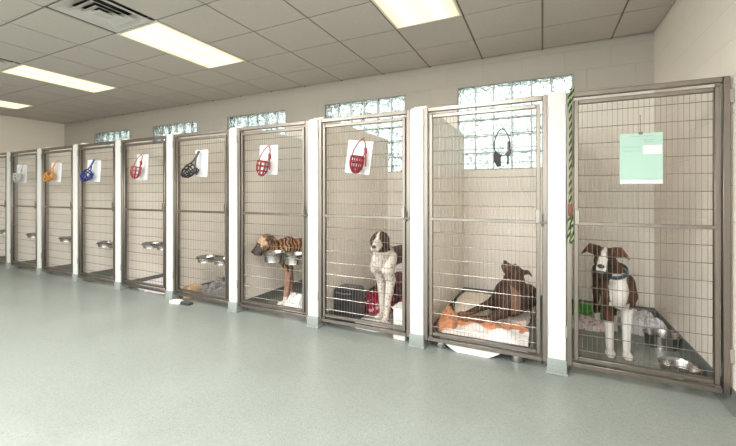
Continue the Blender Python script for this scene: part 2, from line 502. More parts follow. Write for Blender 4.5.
# ------------------------------------------------------------------ paper sheets
YW = D + .0205                           # front of the wire courses
def paper(x, ztop, label, w=.216, h=.279, tilt=0, m='paper', lines=(), curl=.006, group='white paper sheets on the gates', hook=True):
    t = thing('paper_sheet', label, 'paper', (x, YW-.007, ztop), 0, group)
    t.rotation_euler = (0, tilt, 0)
    b = MB(); nx, nz = 6, 8; vs = {}
    for i in range(nx+1):
        for k in range(nz+1):
            u, v = i/nx, k/nz
            y = -curl*(v**2)*(1-abs(2*u-1)*.5) - curl*.5*(2*u-1)**2*v
            for q, dy in ((0, -.0003), (1, .0003)): vs[i, k, q] = b.bm.verts.new(((u-.5)*w, y+dy, -v*h))
    fs = []
    for i in range(nx):
        for k in range(nz):
            fs.append(b.bm.faces.new((vs[i, k, 0], vs[i, k+1, 0], vs[i+1, k+1, 0], vs[i+1, k, 0])))
            fs.append(b.bm.faces.new((vs[i, k, 1], vs[i+1, k, 1], vs[i+1, k+1, 1], vs[i, k+1, 1])))
    b._fin(fs); b.build('sheet', M[m], t)
    def yat(u, v): return -curl*(v**2)*(1-abs(2*u-1)*.5) - curl*.5*(2*u-1)**2*v - .0012
    if lines:
        b = MB()
        for (u0, v0, u1, v1, amp, th) in lines:
            n = max(3, int((u1-u0)*40)); pts = []
            for q in range(n+1):
                f = q/n; u = u0+(u1-u0)*f; v = v0+(v1-v0)*f
                pts.append(((u-.5)*w, yat(u, v), -v*h + amp*math.sin(q*2.3)*(.6+.4*math.sin(q*.9))))
            b.tube(pts, th, 4, flat=.35)
        b.build('lettering', M['ink'], t)
    return t
scrib = [(.2, .16, .62, .17, .003, .0012), (.25, .5, .6, .5, .002, .001), (.2, .6, .7, .6, .002, .001), (.2, .7, .65, .7, .002, .001)]
pt = paper(.532, 1.538, 'mint green form clipped to the gate beside the right wall', .212, .305, 0, 'mint',
      [(.25, .06, .78, .06, .003, .0016), (.55, .14, .82, .13, .007, .0013), (.58, .18, .80, .17, .006, .0012), (.07, .26, .48, .27, .003, .0016), (.07, .34, .48, .35, .003, .0016),
       (.1, .44, .3, .45, .002, .0008), (.5, .905, .98, .91, .0004, .0014)], .003)
b = MB(); b.box(.01, .103, -.0030, -.0022, -.128, -.075); b.build('white_label_strip', M['paper'], pt, smooth=False)
b = MB(); b.box(-.104, .104, -.0058, -.0048, -.303, -.280); b.build('white_bottom_band', M['paper'], pt, smooth=False)
b = MB()
b.tube([(-.003, .010, .108), (-.003, -.002, .105), (-.003, -.004, .06), (-.002, -.003, .0), (-.002, -.006, -.006)], .0016, 6)
b.box(-.010, .010, -.004, .003, -.008, .006, .001, 1); b.ball((-.003, -.003, .103), .004, 1)
b.build('hanger_wire', M['darkmetal'], pt)
paper(-1.352, 1.612, 'white paper sheet tilted clockwise behind a red muzzle', .232, .275, .13, 'paper', scrib)
paper(-2.325, 1.632, 'white paper sheet behind the red muzzle, on the gate of the striped tan dog', .222, .278, .02, 'paper', scrib)
paper(-3.225, 1.636, 'white paper sheet behind the black muzzle', .19, .285, .03, 'paper', scrib)
paper(-4.21, 1.632, 'white paper sheet behind the red muzzle, on the gate before the white pad', .21, .295, .05, 'paper', scrib)
paper(-5.20, 1.605, 'white paper sheet behind the blue muzzle', .30, .275, .06, 'paper', scrib)
paper(-6.12, 1.605, 'white paper sheet behind the orange muzzle', .28, .265, .06, 'paper', scrib)
paper(-7.12, 1.612, 'white paper sheet behind the pale grey muzzle', .32, .275, .04, 'paper', scrib)

# ------------------------------------------------------------------ muzzles
def basket(b, mtx, w=.062, l=.15, tr=.0068, sy=.8):
    prof = [(1.0, 0), (1.04, .33), (.9, .68), (.45, .97)]
    N = 24
    for r, f in prof:
        b.tube([mtx @ Vector((w*r*math.cos(2*PI*j/N), w*r*sy*math.sin(2*PI*j/N), -l*f)) for j in range(N)], tr, 6, True)
    for k in range(8):
        a = 2*PI*k/8 + .2
        b.tube([mtx @ Vector((w*r*math.cos(a), w*r*sy*math.sin(a), -l*f)) for r, f in prof + [(.05, 1.02)]], tr*.95, 6)
    b.tube([mtx @ Vector((w*.1*math.cos(2*PI*j/8), w*.1*math.sin(2*PI*j/8), -l*1.01)) for j in range(8)], tr, 6, True)
def hook(t):
    b = MB()
    b.tube([(0, YW-D+.003, .012), (0, YW-D-.006, .016), (0, -.004, .010), (0, -.008, -.004), (0, -.014, -.008), (0, -.018, -.001)], .0018, 6)
    b.build('hook', M['darkmetal'], t)
def muzzle(x, z, label, col, kind, cat='muzzle'):
    m = mat('muzzle_rubber_' + kind, col, .35, var=.12, vscale=40)
    t = thing('dog_muzzle', label, cat, (x, D, z), 0, 'dog muzzles hung on the gates')
    hook(t)
    if kind == 'loop':
        c = Vector((-.026, -.055, -.150))
        mtx = Matrix.Translation(c) @ Euler((-.1, .12, 0)).to_matrix().to_4x4()
        b = MB(); basket(b, mtx, .056, .130, .0062); b.build('basket', m, t)
        b = MB(); b.tube([mtx @ Vector((-.053, 0, .002)), (-.065, -.045, -.09), (-.035, -.025, -.03), (-.006, -.014, -.002), (.010, -.014, -.003), (.028, -.022, -.04), (.038, -.04, -.09), mtx @ Vector((.054, 0, .002))], .0045, 6)
        b.build('neck_strap', m, t)
        b = MB(); b.box(.030, .052, -.055, -.035, -.13, -.08, .004, 1); b.tube([(.042, -.05, -.12), (.05, -.055, -.17), (.045, -.05, -.23)], .006, 6)
        b.build('buckle', m, t)
    elif kind == 'strap':
        c = Vector((-.050, -.058, -.185))
        mtx = Matrix.Translation(c) @ Euler((-.05, 1.1, .0)).to_matrix().to_4x4()
        b = MB(); basket(b, mtx, .058, .150, .0072); b.build('basket', m, t)
        b = MB()
        b.tube([mtx @ Vector((.056, 0, .0)), (-.012, -.045, -.08), (.004, -.016, -.004)], .0085, 6)
        b.tube([mtx @ Vector((-.056, 0, .0)), (-.035, -.05, -.10), (-.004, -.018, -.004)], .0085, 6)
        b.build('neck_strap', m, t)
        b = MB(); b.tube([mtx @ Vector((.056, .02, .0)), (.012, -.05, -.185), (.03, -.045, -.20), (.0, -.05, -.25)], .008, 6); b.build('cheek_strap', m, t)
    return t
muzzle(-1.322, 1.622, 'red basket muzzle hung over the tilted white sheet', (.22, .008, .02), 'loop')
muzzle(-2.306, 1.622, 'red basket muzzle on the gate of the striped tan dog', (.22, .008, .012), 'loop')
muzzle(-3.232, 1.622, 'black basket muzzle with a white sheet behind it', (.015, .015, .02), 'strap')
muzzle(-4.193, 1.632, 'red basket muzzle on the gate before the flat white pad', (.26, .008, .025), 'loop')
muzzle(-5.14, 1.612, 'blue basket muzzle hung on a gate', (.012, .022, .17), 'strap')
muzzle(-6.06, 1.622, 'orange basket muzzle hung on a gate', (.50, .22, .02), 'strap')
muzzle(-7.03, 1.620, 'pale grey basket muzzle hung on a gate, leftmost of the muzzles', (.42, .42, .40), 'loop')
# soft sling muzzle on the gate of the resting dog
t = thing('dog_muzzle', 'all black sling muzzle hanging by a long loop with no paper behind it', 'muzzle', (-.245, D, 1.622), 0, 'dog muzzles hung on the gates'); hook(t)
b = MB()
lp = []
for k in range(25):
    a = -PI/2 + 2*PI*k/24 + PI
    lp.append((-.005 + .050*math.cos(a)*(1-.25*(math.sin(a))), -.018, -.095 + .092*math.sin(a)))
b.tube(lp[:-1], .0042, 6, True, 1.0); b.build('neck_loop', M['black_nylon'], t)
b = MB()
b.tube([(-.046, -.02, -.175), (-.034, -.03, -.2), (-.030, -.03, -.235), (-.024, -.025, -.262)], [.017, .024, .021, .012], 10, flat=.5)
b.tube([(-.05, -.02, -.16), (-.03, -.03, -.185), (-.008, -.03, -.19)], .011, 8, flat=.5)
b.build('nose_band', M['black_nylon'], t)
b = MB(); b.tube([(.036, -.02, -.09), (.040, -.024, -.14), (.042, -.026, -.175)], [.007, .010, .012], 8, flat=.6); b.box(.018, .052, -.036, -.02, -.192, -.168, .004, 1)
b.build('buckle', M['blackplastic'], t)
b = MB(); b.tube([(.034, -.026, -.18), (.034, -.028, -.22), (.03, -.026, -.25)], .006, 8, flat=.5); b.build('strap_tail', M['black_nylon'], t)

# ------------------------------------------------------------------ rope leash beside the green sheet
t = thing('rope_leash', 'green and black twisted rope leash hung on the gate frame beside the white post', 'leash', (.164, D-.014, 1.84))
def smooth_path(ctrl, n):
    pts = []; c = [Vector(p) for p in ctrl]; c = [c[0]*2-c[1]] + c + [c[-1]*2-c[-2]]
    for i in range(1, len(c)-2):
        for k in range(n):
            u = k/n; p0, p1, p2, p3 = c[i-1:i+3]
            pts.append(.5*((2*p1)+(-p0+p2)*u+(2*p0-5*p1+4*p2-p3)*u*u+(-p0+3*p1-3*p2+p3)*u**3))
    pts.append(c[-2]); return pts
def strand(b, path, phase, r=.0047, off=.0037, pitch=.052):
    s_ = 0; out = []; last = path[0]; u = None
    dense = []
    for a, c in zip(path, path[1:]):
        n = max(1, int((c-a).length/.004))
        for k in range(n): dense.append(a.lerp(c, k/n))
    dense.append(path[-1])
    for i, p in enumerate(dense):
        s_ += (p-last).length; last = p
        q = dense[min(i+1, len(dense)-1)] - dense[max(i-1, 0)]; q.normalize()
        if u is None: u = q.orthogonal().normalized()
        u = (u - q*u.dot(q)).normalized(); w = q.cross(u)
        a = 2*PI*s_/pitch + phase
        out.append(p + u*math.cos(a)*off + w*math.sin(a)*off)
    b.tube(out, r, 6)
paths = [smooth_path([(.010, .030, .004), (.012, .004, .010), (.010, -.010, -.02), (.002, -.012, -.08), (-.006, -.010, -.125), (-.012, -.014, -.10), (-.010, -.010, -.05), (.000, -.008, -.012), (.006, .012, .008), (.010, .032, -.004)], 6),
         smooth_path([(-.004, -.010, -.11), (-.003, -.006, -.3), (-.004, -.006, -.55), (-.004, -.006, -.735)], 6),
         smooth_path([(-.004, -.006, -.805), (-.012, -.010, -.85), (.006, -.018, -.90), (.008, -.02, -.95), (-.004, -.018, -.978), (-.014, -.012, -.95), (-.006, -.006, -.89), (.008, -.006, -.85), (.002, -.006, -.81)], 6)]
gm = mat('pale_green_rope', (.30, .37, .19), .8, bump=.4, bscale=300); km = mat('black_green_rope', (.012, .02, .012), .8, bump=.4, bscale=300)
for i, m_ in ((0, gm), (1, km)):
    b = MB()
    for p in paths: strand(b, p, i*PI)
    b.build('rope_strand', m_, t)
b = MB(); b.tube([(-.004, -.006, -.73), (-.004, -.006, -.735), (-.004, -.006, -.77), (-.004, -.006, -.805), (-.004, -.006, -.81)], [.008, .0125, .0135, .0125, .008], 10)
b.build('leather_wrap', mat('brown_leather', (.16, .055, .04), .6, var=.2, vscale=60), t)

# ------------------------------------------------------------------ bowls and feeders
def bowl_mesh(r=.11, h=.062):
    b = MB()
    b.lathe([(0, .004), (r*.80, .004), (r*.86, 0), (r*.92, .002), (r*.90, .012), (r*.97, h*.75), (r*1.0, h-.004), (r*1.035, h-.002), (r*1.04, h+.001), (r*1.02, h+.003), (r*.985, h), (r*.94, h*.7), (r*.84, .016), (r*.5, .010), (0, .009)], n=36)
    return b
def bowl(x, y, z, label, r=.11, h=.062, group='steel dog bowls', mm='bowl'):
    o = bowl_mesh(r, h).build('dog_bowl', M[mm]); o.location = (x, y, z); return tag(o, label, 'bowl', group)
b1 = bowl(.83, 3.50, 0, 'deep steel bowl on the floor beside the lilac blanket', .115, .095)
b2 = bowl(.80, 2.98, 0, 'shallow steel bowl on the floor just behind the gate at the right wall', .108, .072)

fe0 = None; bw0 = None
spec = [(2, .59, .05, 'striped tan dog\'s kennel'), (3, .475, .04, 'kennel with the tan cushion'), (4, .57, .03, 'kennel with the white pad'),
        (5, .525, .07, 'kennel of the blue muzzle'), (6, .54, .09, 'kennel of the orange muzzle'), (7, .55, .09, 'kennel of the pale grey muzzle'), (8, .56, .09, 'kennel cut by the left edge')]
for j, zt, ex, who in spec:
    xf = px_(j) - .05; y = D + .20
    lab = 'steel two-ring bowl holder behind the gate of the ' + who
    if fe0 is None:
        fe0 = t = thing('bowl_holder', lab, 'bowl holder', (xf, y, zt), 0, 'steel two-ring bowl holders')
        b = MB(); b.box(-.006, 0, -.05, .05, -.06, .03, .002, 1); b.build('wall_plate', M['steel'], t)
        b = MB(); b.box(-.63, -.004, .118, .126, -.022, -.004, .002, 1); b.box(-.02, -.004, .03, .126, -.022, -.004); b.build('arm', M['steel'], t)
        for cx in (-.29, -.545):
            b = MB(); b.tube([(cx+.113*math.cos(2*PI*k/32), .113*math.sin(2*PI*k/32), -.012) for k in range(32)], .004, 6, True)
            b.build('ring', M['steel'], t)
        for k, cx in enumerate((-.29, -.545)):
            o = bowl(xf+cx, y, zt-.090, ('right ' if k == 0 else 'left ') + 'steel bowl held up in the ' + who,   .108, .092, 'steel bowls in the raised holders')
        bw0 = bowl_mesh(.106, .060).build('dog_bowl', M['bowl'])
        bw0_used = False
    else:
        dup(fe0, (xf-ex*0, y, zt), lab)
        for k, cx in enumerate((-.29, -.545)):
            if not bw0_used: o = bw0; bw0_used = True
            else: o = bw0.copy(); COL.objects.link(o)
            o.location = (xf+cx, y, zt-.058)
            o['category'] = 'bowl'; o['group'] = 'steel bowls in the raised holders'
            o['label'] = ('right ' if k == 0 else 'left ') + 'steel bowl held up in the ' + who

# ------------------------------------------------------------------ soft goods
def heap(name, label, cat, cx, cy, z, a, bq, h, mats, seed=0, rz=0, rough=.35, power=2.6, fs=9, flat=.5, n=44, group=None, edge=.012):
    """a crumpled or folded cloth with a closed underside"""
    b = MB(); g = {}
    off = Vector((seed*7.3, seed*3.1, seed*1.7))
    for i in range(n+1):
        for k in range(n+1):
            u, v = 2*i/n-1, 2*k/n-1
            # square to superellipse
            x, y = u*math.sqrt(1-.5*abs(v)**power*.6), v*math.sqrt(1-.5*abs(u)**power*.6)
            nz = noise.fractal(Vector((x*a*fs, y*bq*fs, 0))+off, 1.0, 2.0, 4)
            fold = abs(noise.noise(Vector((x*a*fs*1.3+nz*.6, y*bq*fs*.7, 3))+off))
            rim = 1+.10*noise.noise(Vector((x*3, y*3, 5))+off)
            d = max(abs(u), abs(v))
            prof = (1-d**4)
            hh = edge*(1 if d < .999 else 0) + h*prof**flat*(.72+rough*nz) - h*rough*.7*prof*(.35-min(fold, .35))
            g[i, k] = b.bm.verts.new((x*a*rim, y*bq*rim, max(hh, .004 if d < .999 else 0)))
    ff = []
    for i in range(n):
        for k in range(n): ff.append(b.bm.faces.new((g[i, k], g[i+1, k], g[i+1, k+1], g[i, k+1])))
    rimv = [g[i, 0] for i in range(n+1)] + [g[n, k] for k in range(1, n+1)] + [g[i, n] for i in range(n-1, -1, -1)] + [g[0, k] for k in range(n-1, 0, -1)]
    ff.append(b.bm.faces.new(rimv[::-1]))
    b._fin(ff)
    o = b.build(name, mats, angle=80); o.location = (cx, cy, z); o.rotation_euler = (0, 0, rz)
    return tag(o, label, cat, group)

def pattern_cloth(name, c1, c2, scale, c3=None, thr=.5):
    m, nt, bs = new_mat(name); bs.inputs['Roughness'].default_value = .92; bs.inputs['Specular IOR Level'].default_value = .2
    tc = nt.nodes.new('ShaderNodeTexCoord')
    v = nt.nodes.new('ShaderNodeTexVoronoi'); v.inputs['Scale'].default_value = scale
    nt.links.new(tc.outputs['Object'], v.inputs['Vector'])
    sp = nt.nodes.new('ShaderNodeSeparateColor'); nt.links.new(v.outputs['Color'], sp.inputs[0])
    r = nt.nodes.new('ShaderNodeValToRGB'); r.color_ramp.interpolation = 'CONSTANT'
    r.color_ramp.elements[0].color = (*c1, 1); r.color_ramp.elements[1].position = thr; r.color_ramp.elements[1].color = (*c2, 1)
    if c3:
        e = r.color_ramp.elements.new(thr + (1-thr)*.5); e.color = (*c3, 1)
    nt.links.new(sp.outputs[0], r.inputs['Fac']); nt.links.new(r.outputs['Color'], bs.inputs['Base Color'])
    n = nt.nodes.new('ShaderNodeTexNoise'); n.inputs['Scale'].default_value = 150
    nt.links.new(tc.outputs['Object'], n.inputs['Vector'])
    bp = nt.nodes.new('ShaderNodeBump'); bp.inputs['Strength'].default_value = .5; bp.inputs['Distance'].default_value = .01
    nt.links.new(n.outputs['Fac'], bp.inputs['Height']); nt.links.new(bp.outputs['Normal'], bs.inputs['Normal'])
    return m
C = {}
C['white'] = cloth('white_cotton', (.84, .83, .82), .04)
C['lilac'] = pattern_cloth('lilac_print', (.93, .92, .95), (.64, .56, .72), 45, None, .84)
C['pink'] = pattern_cloth('pink_print', (.86, .80, .80), (.66, .36, .46), 40, (.84, .68, .72), .6)
C['green'] = cloth('green_fleece', (.08, .34, .06), .35, 30)
C['orange'] = cloth('orange_fleece', (.60, .245, .115), .3, 30, .9)
C['beige'] = cloth('beige_cushion', (.82, .71, .60), .08)
C['tan'] = cloth('tan_cushion', (.60, .40, .25), .12)
C['greyfur'] = cloth('grey_fleece', (.16, .155, .15), .6, 40, .9)
C['charcoal'] = cloth('charcoal_bed', (.022, .022, .026), .3, 20)
C['maroon'] = cloth('maroon_fleece', (.12, .03, .04), .3, 18)
C['redprint'] = pattern_cloth('red_print', (.30, .025, .05), (.58, .40, .45), 40, (.10, .02, .05), .68)
C['pad'] = cloth('white_pad', (.82, .77, .80), .03)
C['plastic'] = mat('white_bin_plastic', (.78, .77, .73), .35, var=.03)

# kennel beside the right wall
heap('blanket', 'green fleece blanket on the floor at the left of the brown boxer', 'blanket', .36, 4.02, 0, .165, .15, .11, C['green'], 1, rough=.4)
heap('blanket', 'pink and white print blanket on the floor left of the brown boxer', 'blanket', .335, 3.74, 0, .175, .125, .055, C['pink'], 2, rough=.5, edge=.015)
heap('blanket', 'lilac and white blanket bunched behind the deep steel bowl', 'blanket', .765, 3.86, 0, .165, .19, .15, C['lilac'], 3, .2, rough=.5, edge=.015)

# kennel of the resting dog: raised cot and its bedding
cx0, cx1, cy0, cy1, cz = -.785, -.075, 2.735, 3.98, .095
t = thing('dog_cot', 'low raised dog cot under the dark brindle dog', 'dog bed', ((cx0+cx1)/2, (cy0+cy1)/2, 0))
hx, hy = (cx1-cx0)/2, (cy1-cy0)/2
b = MB()
b.tube([(-hx, -hy, cz-.018), (hx, -hy, cz-.018), (hx, hy, cz-.018), (-hx, hy, cz-.018)], .016, 8, True); b.build('frame', M['hinge'], t)
for sx in (-1, 1):
    for sy in (-1, 1):
        b = MB(); b.lathe([(0, 0), (.045, 0), (.05, .008), (.044, .05), (.03, .06), (.026, cz-.01), (0, cz-.006)], (sx*(hx-.085), sy*(hy-.015), 0), 20); b.build('foot', M['bowl'], t)
b = MB(); g = {}
n = 20
for i in range(n+1):
    for k in range(n+1):
        u, v = 2*i/n-1, 2*k/n-1
        sag = .035*(1-u*u)*(1-v*v)
        for q in (0, 1): g[i, k, q] = b.bm.verts.new((u*hx*.985, v*hy*.99, cz-.004-sag-.006*q))
fs = []
for i in range(n):
    for k in range(n):
        fs.append(b.bm.faces.new((g[i, k, 0], g[i+1, k, 0], g[i+1, k+1, 0], g[i, k+1, 0]))); fs.append(b.bm.faces.new((g[i, k, 1], g[i, k+1, 1], g[i+1, k+1, 1], g[i+1, k, 1])))
b._fin(fs); b.build('sling', C['charcoal'], t)
# white sheet: lies over the front of the cot and hangs in a sag below the gate sill
b = MB(); n, mq = 40, 22; g = {}
sx0, sx1 = -.70, -.09
for i in range(n+1):
    u = i/n; x = sx0+(sx1-sx0)*u
    hang = .112*math.sin(PI*min(1, max(0, (u-.03)/.72)))**.6 if .03 < u < .75 else 0
    for k in range(mq+1):
        v = k/mq
        wob = noise.noise(Vector((x*9, v*5, 2)))
        if v < .62:                       # on top
            y = 3.00 - (3.00-2.712)*(v/.62); z = cz+.012+.030*(.5+wob)*(1-v) + .07*math.exp(-((u-.72)/.16)**2)*math.exp(-((v-.42)/.22)**2)
        else:                             # over the edge
            f = (v-.62)/.38; y = 2.712-.012*math.sin(f*PI/2)+.006*wob; z = cz+.014-(.03+hang*.86)*f + .008*wob*(1-f)
        g[i, k, 0] = b.bm.verts.new((x, y, z)); g[i, k, 1] = b.bm.verts.new((x, y+(.006 if v > .62 else 0), z-(.005 if v <= .62 else 0)))
fs = []
for i in range(n):
    for k in range(mq):
        fs.append(b.bm.faces.new((g[i, k, 0], g[i, k+1, 0], g[i+1, k+1, 0], g[i+1, k, 0]))); fs.append(b.bm.faces.new((g[i, k, 1], g[i+1, k, 1], g[i+1, k+1, 1], g[i, k+1, 1])))
b._fin(fs); o = b.build('sheet', C['white'], angle=80); tag(o, 'white sheet spread over the front of the cot and sagging below the gate', 'sheet')
heap('cushion', 'flat beige cushion at the left back of the dog cot', 'cushion', -.58, 3.56, cz-.004, .18, .36, .085, C['beige'], 5, .06, rough=.12, fs=5, flat=.35)
heap('cushion', 'beige cushion on the cot under the chest of the dark brindle dog', 'cushion', -.245, 3.46, cz-.004, .15, .26, .045, C['beige'], 6, 0, rough=.12, fs=5, flat=.35)
heap('blanket', 'orange fleece blanket crumpled along the cot before the dark brindle dog', 'blanket', -.40, 3.03, cz-.002, .31, .085, .055, C['orange'], 8, 0, rough=.6, edge=.014, n=54)
heap('blanket', 'orange fleece blanket balled up at the left front corner of the cot', 'blanket', -.69, 2.94, cz-.002, .075, .15, .11, C['orange'], 9, 0, rough=.7, edge=.014)

# kennel of the brown and white dog
b = MB(); b.box(-.115, .115, -.11, .11, 0, .30, .045, 4)
for v in b.bm.verts:
    v.co += Vector((noise.noise(v.co*6), noise.noise(v.co*6+Vector((5, 0, 0))), noise.noise(v.co*6+Vector((0, 7, 0)))*(1 if v.co.z > .05 else 0)))*.018
    v.co.z = max(0, v.co.z)
t = b.build('dog_bed', C['charcoal'], angle=80); t.location = (-1.645, 3.00, 0); tag(t, 'black padded dog bed standing beside the red blankets', 'dog bed')
bb = MB(); bb.tube([(-.08, -.112, .262), (.0, -.115, .255), (.08, -.112, .262)], .008, 6); bb.build('piping', C['greyfur'], t)
heap('blanket', 'dark maroon blanket piled behind the black dog bed', 'blanket', -1.52, 3.86, 0, .20, .26, .28, C['maroon'], 11, rough=.3)
heap('blanket', 'red and white print blanket on the floor beside the speckled white dog', 'blanket', -1.50, 3.36, 0, .16, .17, .20, C['redprint'], 12, .1, rough=.5)
heap('blanket', 'red and blue print blanket behind the front legs of the speckled white dog', 'blanket', -1.115, 3.25, 0, .125, .10, .25, C['redprint'], 13, rough=.5)
heap('towel', 'white towel spread on the floor before the speckled white dog', 'towel', -1.36, 2.90, 0, .16, .11, .035, C['white'], 14, rough=.5)
t = thing('plastic_bin', 'narrow white plastic bin behind the gate, right of the speckled white dog', 'bin', (-1.035, 2.79, 0))
b = MB(); b.box(-.052, .052, -.075, .075, 0, .25, .012, 2)
b.build('body', C['plastic'], t)
b = MB(); b.box(-.057, .057, -.081, .081, .245, .262, .006, 2); b.build('lid', C['plastic'], t)

# striped dog's kennel
heap('blanket', 'white fleece blanket bunched on the floor by the legs of the striped tan dog', 'blanket', -2.235, 2.98, 0, .125, .12, .17, C['white'], 15, rough=.35)
heap('dog_bed', 'dark grey mat along the floor behind the striped tan dog', 'dog bed', -2.06, 3.66, 0, .15, .36, .06, C['greyfur'], 16, rough=.3)
# empty kennels
heap('cushion', 'round tan cushion on the floor of the empty kennel, beside the grey fleece', 'cushion', -3.635, 2.88, 0, .085, .12, .17, C['tan'], 17, rough=.15, fs=4, flat=.5)
heap('blanket', 'grey mottled fleece on the floor beside the round tan cushion', 'blanket', -3.20, 3.10, 0, .30, .30, .22, C['greyfur'], 18, rough=.55)
heap('cloth_scrap', 'pale pink rag poking out under the gate with the black muzzle', 'rag', -3.56, 2.62, 0, .075, .045, .03, C['pad'], 19, rough=.5, edge=.008)
heap('cloth_scrap', 'black rag poking out under the gate with the black muzzle', 'rag', -3.41, 2.625, 0, .07, .04, .03, C['charcoal'], 20, rough=.5, edge=.008)
heap('pet_pad', 'flat white pad on the kennel floor, behind the gate of the red muzzle', 'pad', -4.27, 3.09, 0, .33, .33, .09, C['pad'], 21, rough=.08, fs=3, flat=.3)
heap('towel', 'small white towel on the kennel floor below the blue muzzle', 'towel', -4.99, 2.93, 0, .09, .07, .045, C['white'], 22, rough=.4)

# ------------------------------------------------------------------ dogs
def fur_mat(name, stripe=(.03, .02, .015), scale=26):
    m, nt, bs = new_mat(name); bs.inputs['Roughness'].default_value = .62; bs.inputs['Specular IOR Level'].default_value = .3
    at = nt.nodes.new('ShaderNodeAttribute'); at.attribute_name = 'fur'
    tc = nt.nodes.new('ShaderNodeTexCoord')
    w = nt.nodes.new('ShaderNodeTexWave'); w.wave_type = 'BANDS'; w.bands_direction = 'X'
    w.inputs['Scale'].default_value = scale*.55; w.inputs['Distortion'].default_value = 7; w.inputs['Detail'].default_value = 3; w.inputs['Detail Scale'].default_value = 1.6
    nt.links.new(tc.outputs['Object'], w.inputs['Vector'])
    r = nt.nodes.new('ShaderNodeValToRGB'); r.color_ramp.elements[0].position = .35; r.color_ramp.elements[1].position = .62
    nt.links.new(w.outputs['Fac'], r.inputs['Fac'])
    mu = nt.nodes.new('ShaderNodeMath'); mu.operation = 'MULTIPLY'
    nt.links.new(r.outputs['Color'], mu.inputs[0]); nt.links.new(at.outputs['Alpha'], mu.inputs[1])
    mx = nt.nodes.new('ShaderNodeMix'); mx.data_type = 'RGBA'
    nt.links.new(mu.outputs[0], mx.inputs['Factor']); nt.links.new(at.outputs['Color'], mx.inputs['A']); mx.inputs['B'].default_value = (*stripe, 1)
    nt.links.new(mx.outputs['Result'], bs.inputs['Base Color'])
    n = nt.nodes.new('ShaderNodeTexNoise'); n.inputs['Scale'].default_value = 220; nt.links.new(tc.outputs['Object'], n.inputs['Vector'])
    bp = nt.nodes.new('ShaderNodeBump'); bp.inputs['Strength'].default_value = .3; bp.inputs['Distance'].default_value = .004
    nt.links.new(n.outputs['Fac'], bp.inputs['Height']); nt.links.new(bp.outputs['Normal'], bs.inputs['Normal'])
    return m
eye_m = mat('dog_eye', (.02, .012, .008), .08); nose_m = mat('dog_nose', (.018, .015, .015), .3, bump=.3)

def cap(b, p0, r0, p1, r1):
    """sphere-swept cone, closed"""
    p0, p1 = Vector(p0), Vector(p1); ax = p1-p0; L = ax.length
    if L < 1e-6: b.ball(p0, r0, 2); return
    k = 6; prof = []
    for i in range(k+1):
        a = -PI/2 + (PI/2)*i/k; prof.append((r0*math.cos(a) if i else 0, r0*math.sin(a)))
    for i in range(k+1):
        a = (PI/2)*i/k; prof.append((r1*math.cos(a) if i < k else 0, L+r1*math.sin(a)))
    q = ax.to_track_quat('Z', 'Y').to_matrix().to_4x4(); mtx = Matrix.Translation(p0) @ q
    before = set(b.bm.verts); b.lathe(prof, n=16)
    bmesh.ops.transform(b.bm, matrix=mtx, verts=[v for v in b.bm.verts if v not in before])

class Head:
    def __init__(s, pos, d, up, k=1.0):
        s.p = Vector(pos); s.d = Vector(d).normalized(); u = Vector(up); s.u = (u - s.d*u.dot(s.d)).normalized(); s.s = s.u.cross(s.d); s.k = k
    def P(s, a, b_, c): return s.p + (s.d*a + s.s*b_ + s.u*c)*s.k          # forward, side(left), up
    def inv(s, v):
        q = (Vector(v)-s.p)/s.k; return q.dot(s.d), q.dot(s.s), q.dot(s.u)

def build_head(b, H, ears, long=1.0):
    k = H.k
    R = Matrix((H.d, H.s, H.u)).transposed()
    b.ball(H.P(-.005, 0, .012), (.075*k, .062*k, .062*k), 3, R)
    for s_ in (-1, 1):
        b.ball(H.P(.018, s_*.030, -.018), (.050*k, .034*k, .040*k), 2, R)
        cap(b, H.P(.045, s_*.024, .036), .018*k, H.P(.015, s_*.032, .045), .022*k)
        cap(b, H.P(.055, s_*.017, -.026), .030*k, H.P(.125*long, s_*.018, -.034), .026*k)    # flews
    cap(b, H.P(.04, 0, .006), .038*k, H.P(.135*long, 0, -.012), .026*k)
    cap(b, H.P(.04, 0, -.050), .024*k, H.P(.112*long, 0, -.056), .018*k)
    for s_, pts in zip((1, -1), ears):
        base0, base1, mid, tip = [H.P(*q) for q in pts]
        for t_ in (0, .33, .66, 1):
            bp = base0.lerp(base1, t_); mp = mid + (bp-(base0+base1)/2)*.95
            cap(b, bp, .010*k, mp, .0085*k); cap(b, mp, .0085*k, tip + (bp-(base0+base1)/2)*.25, .007*k)

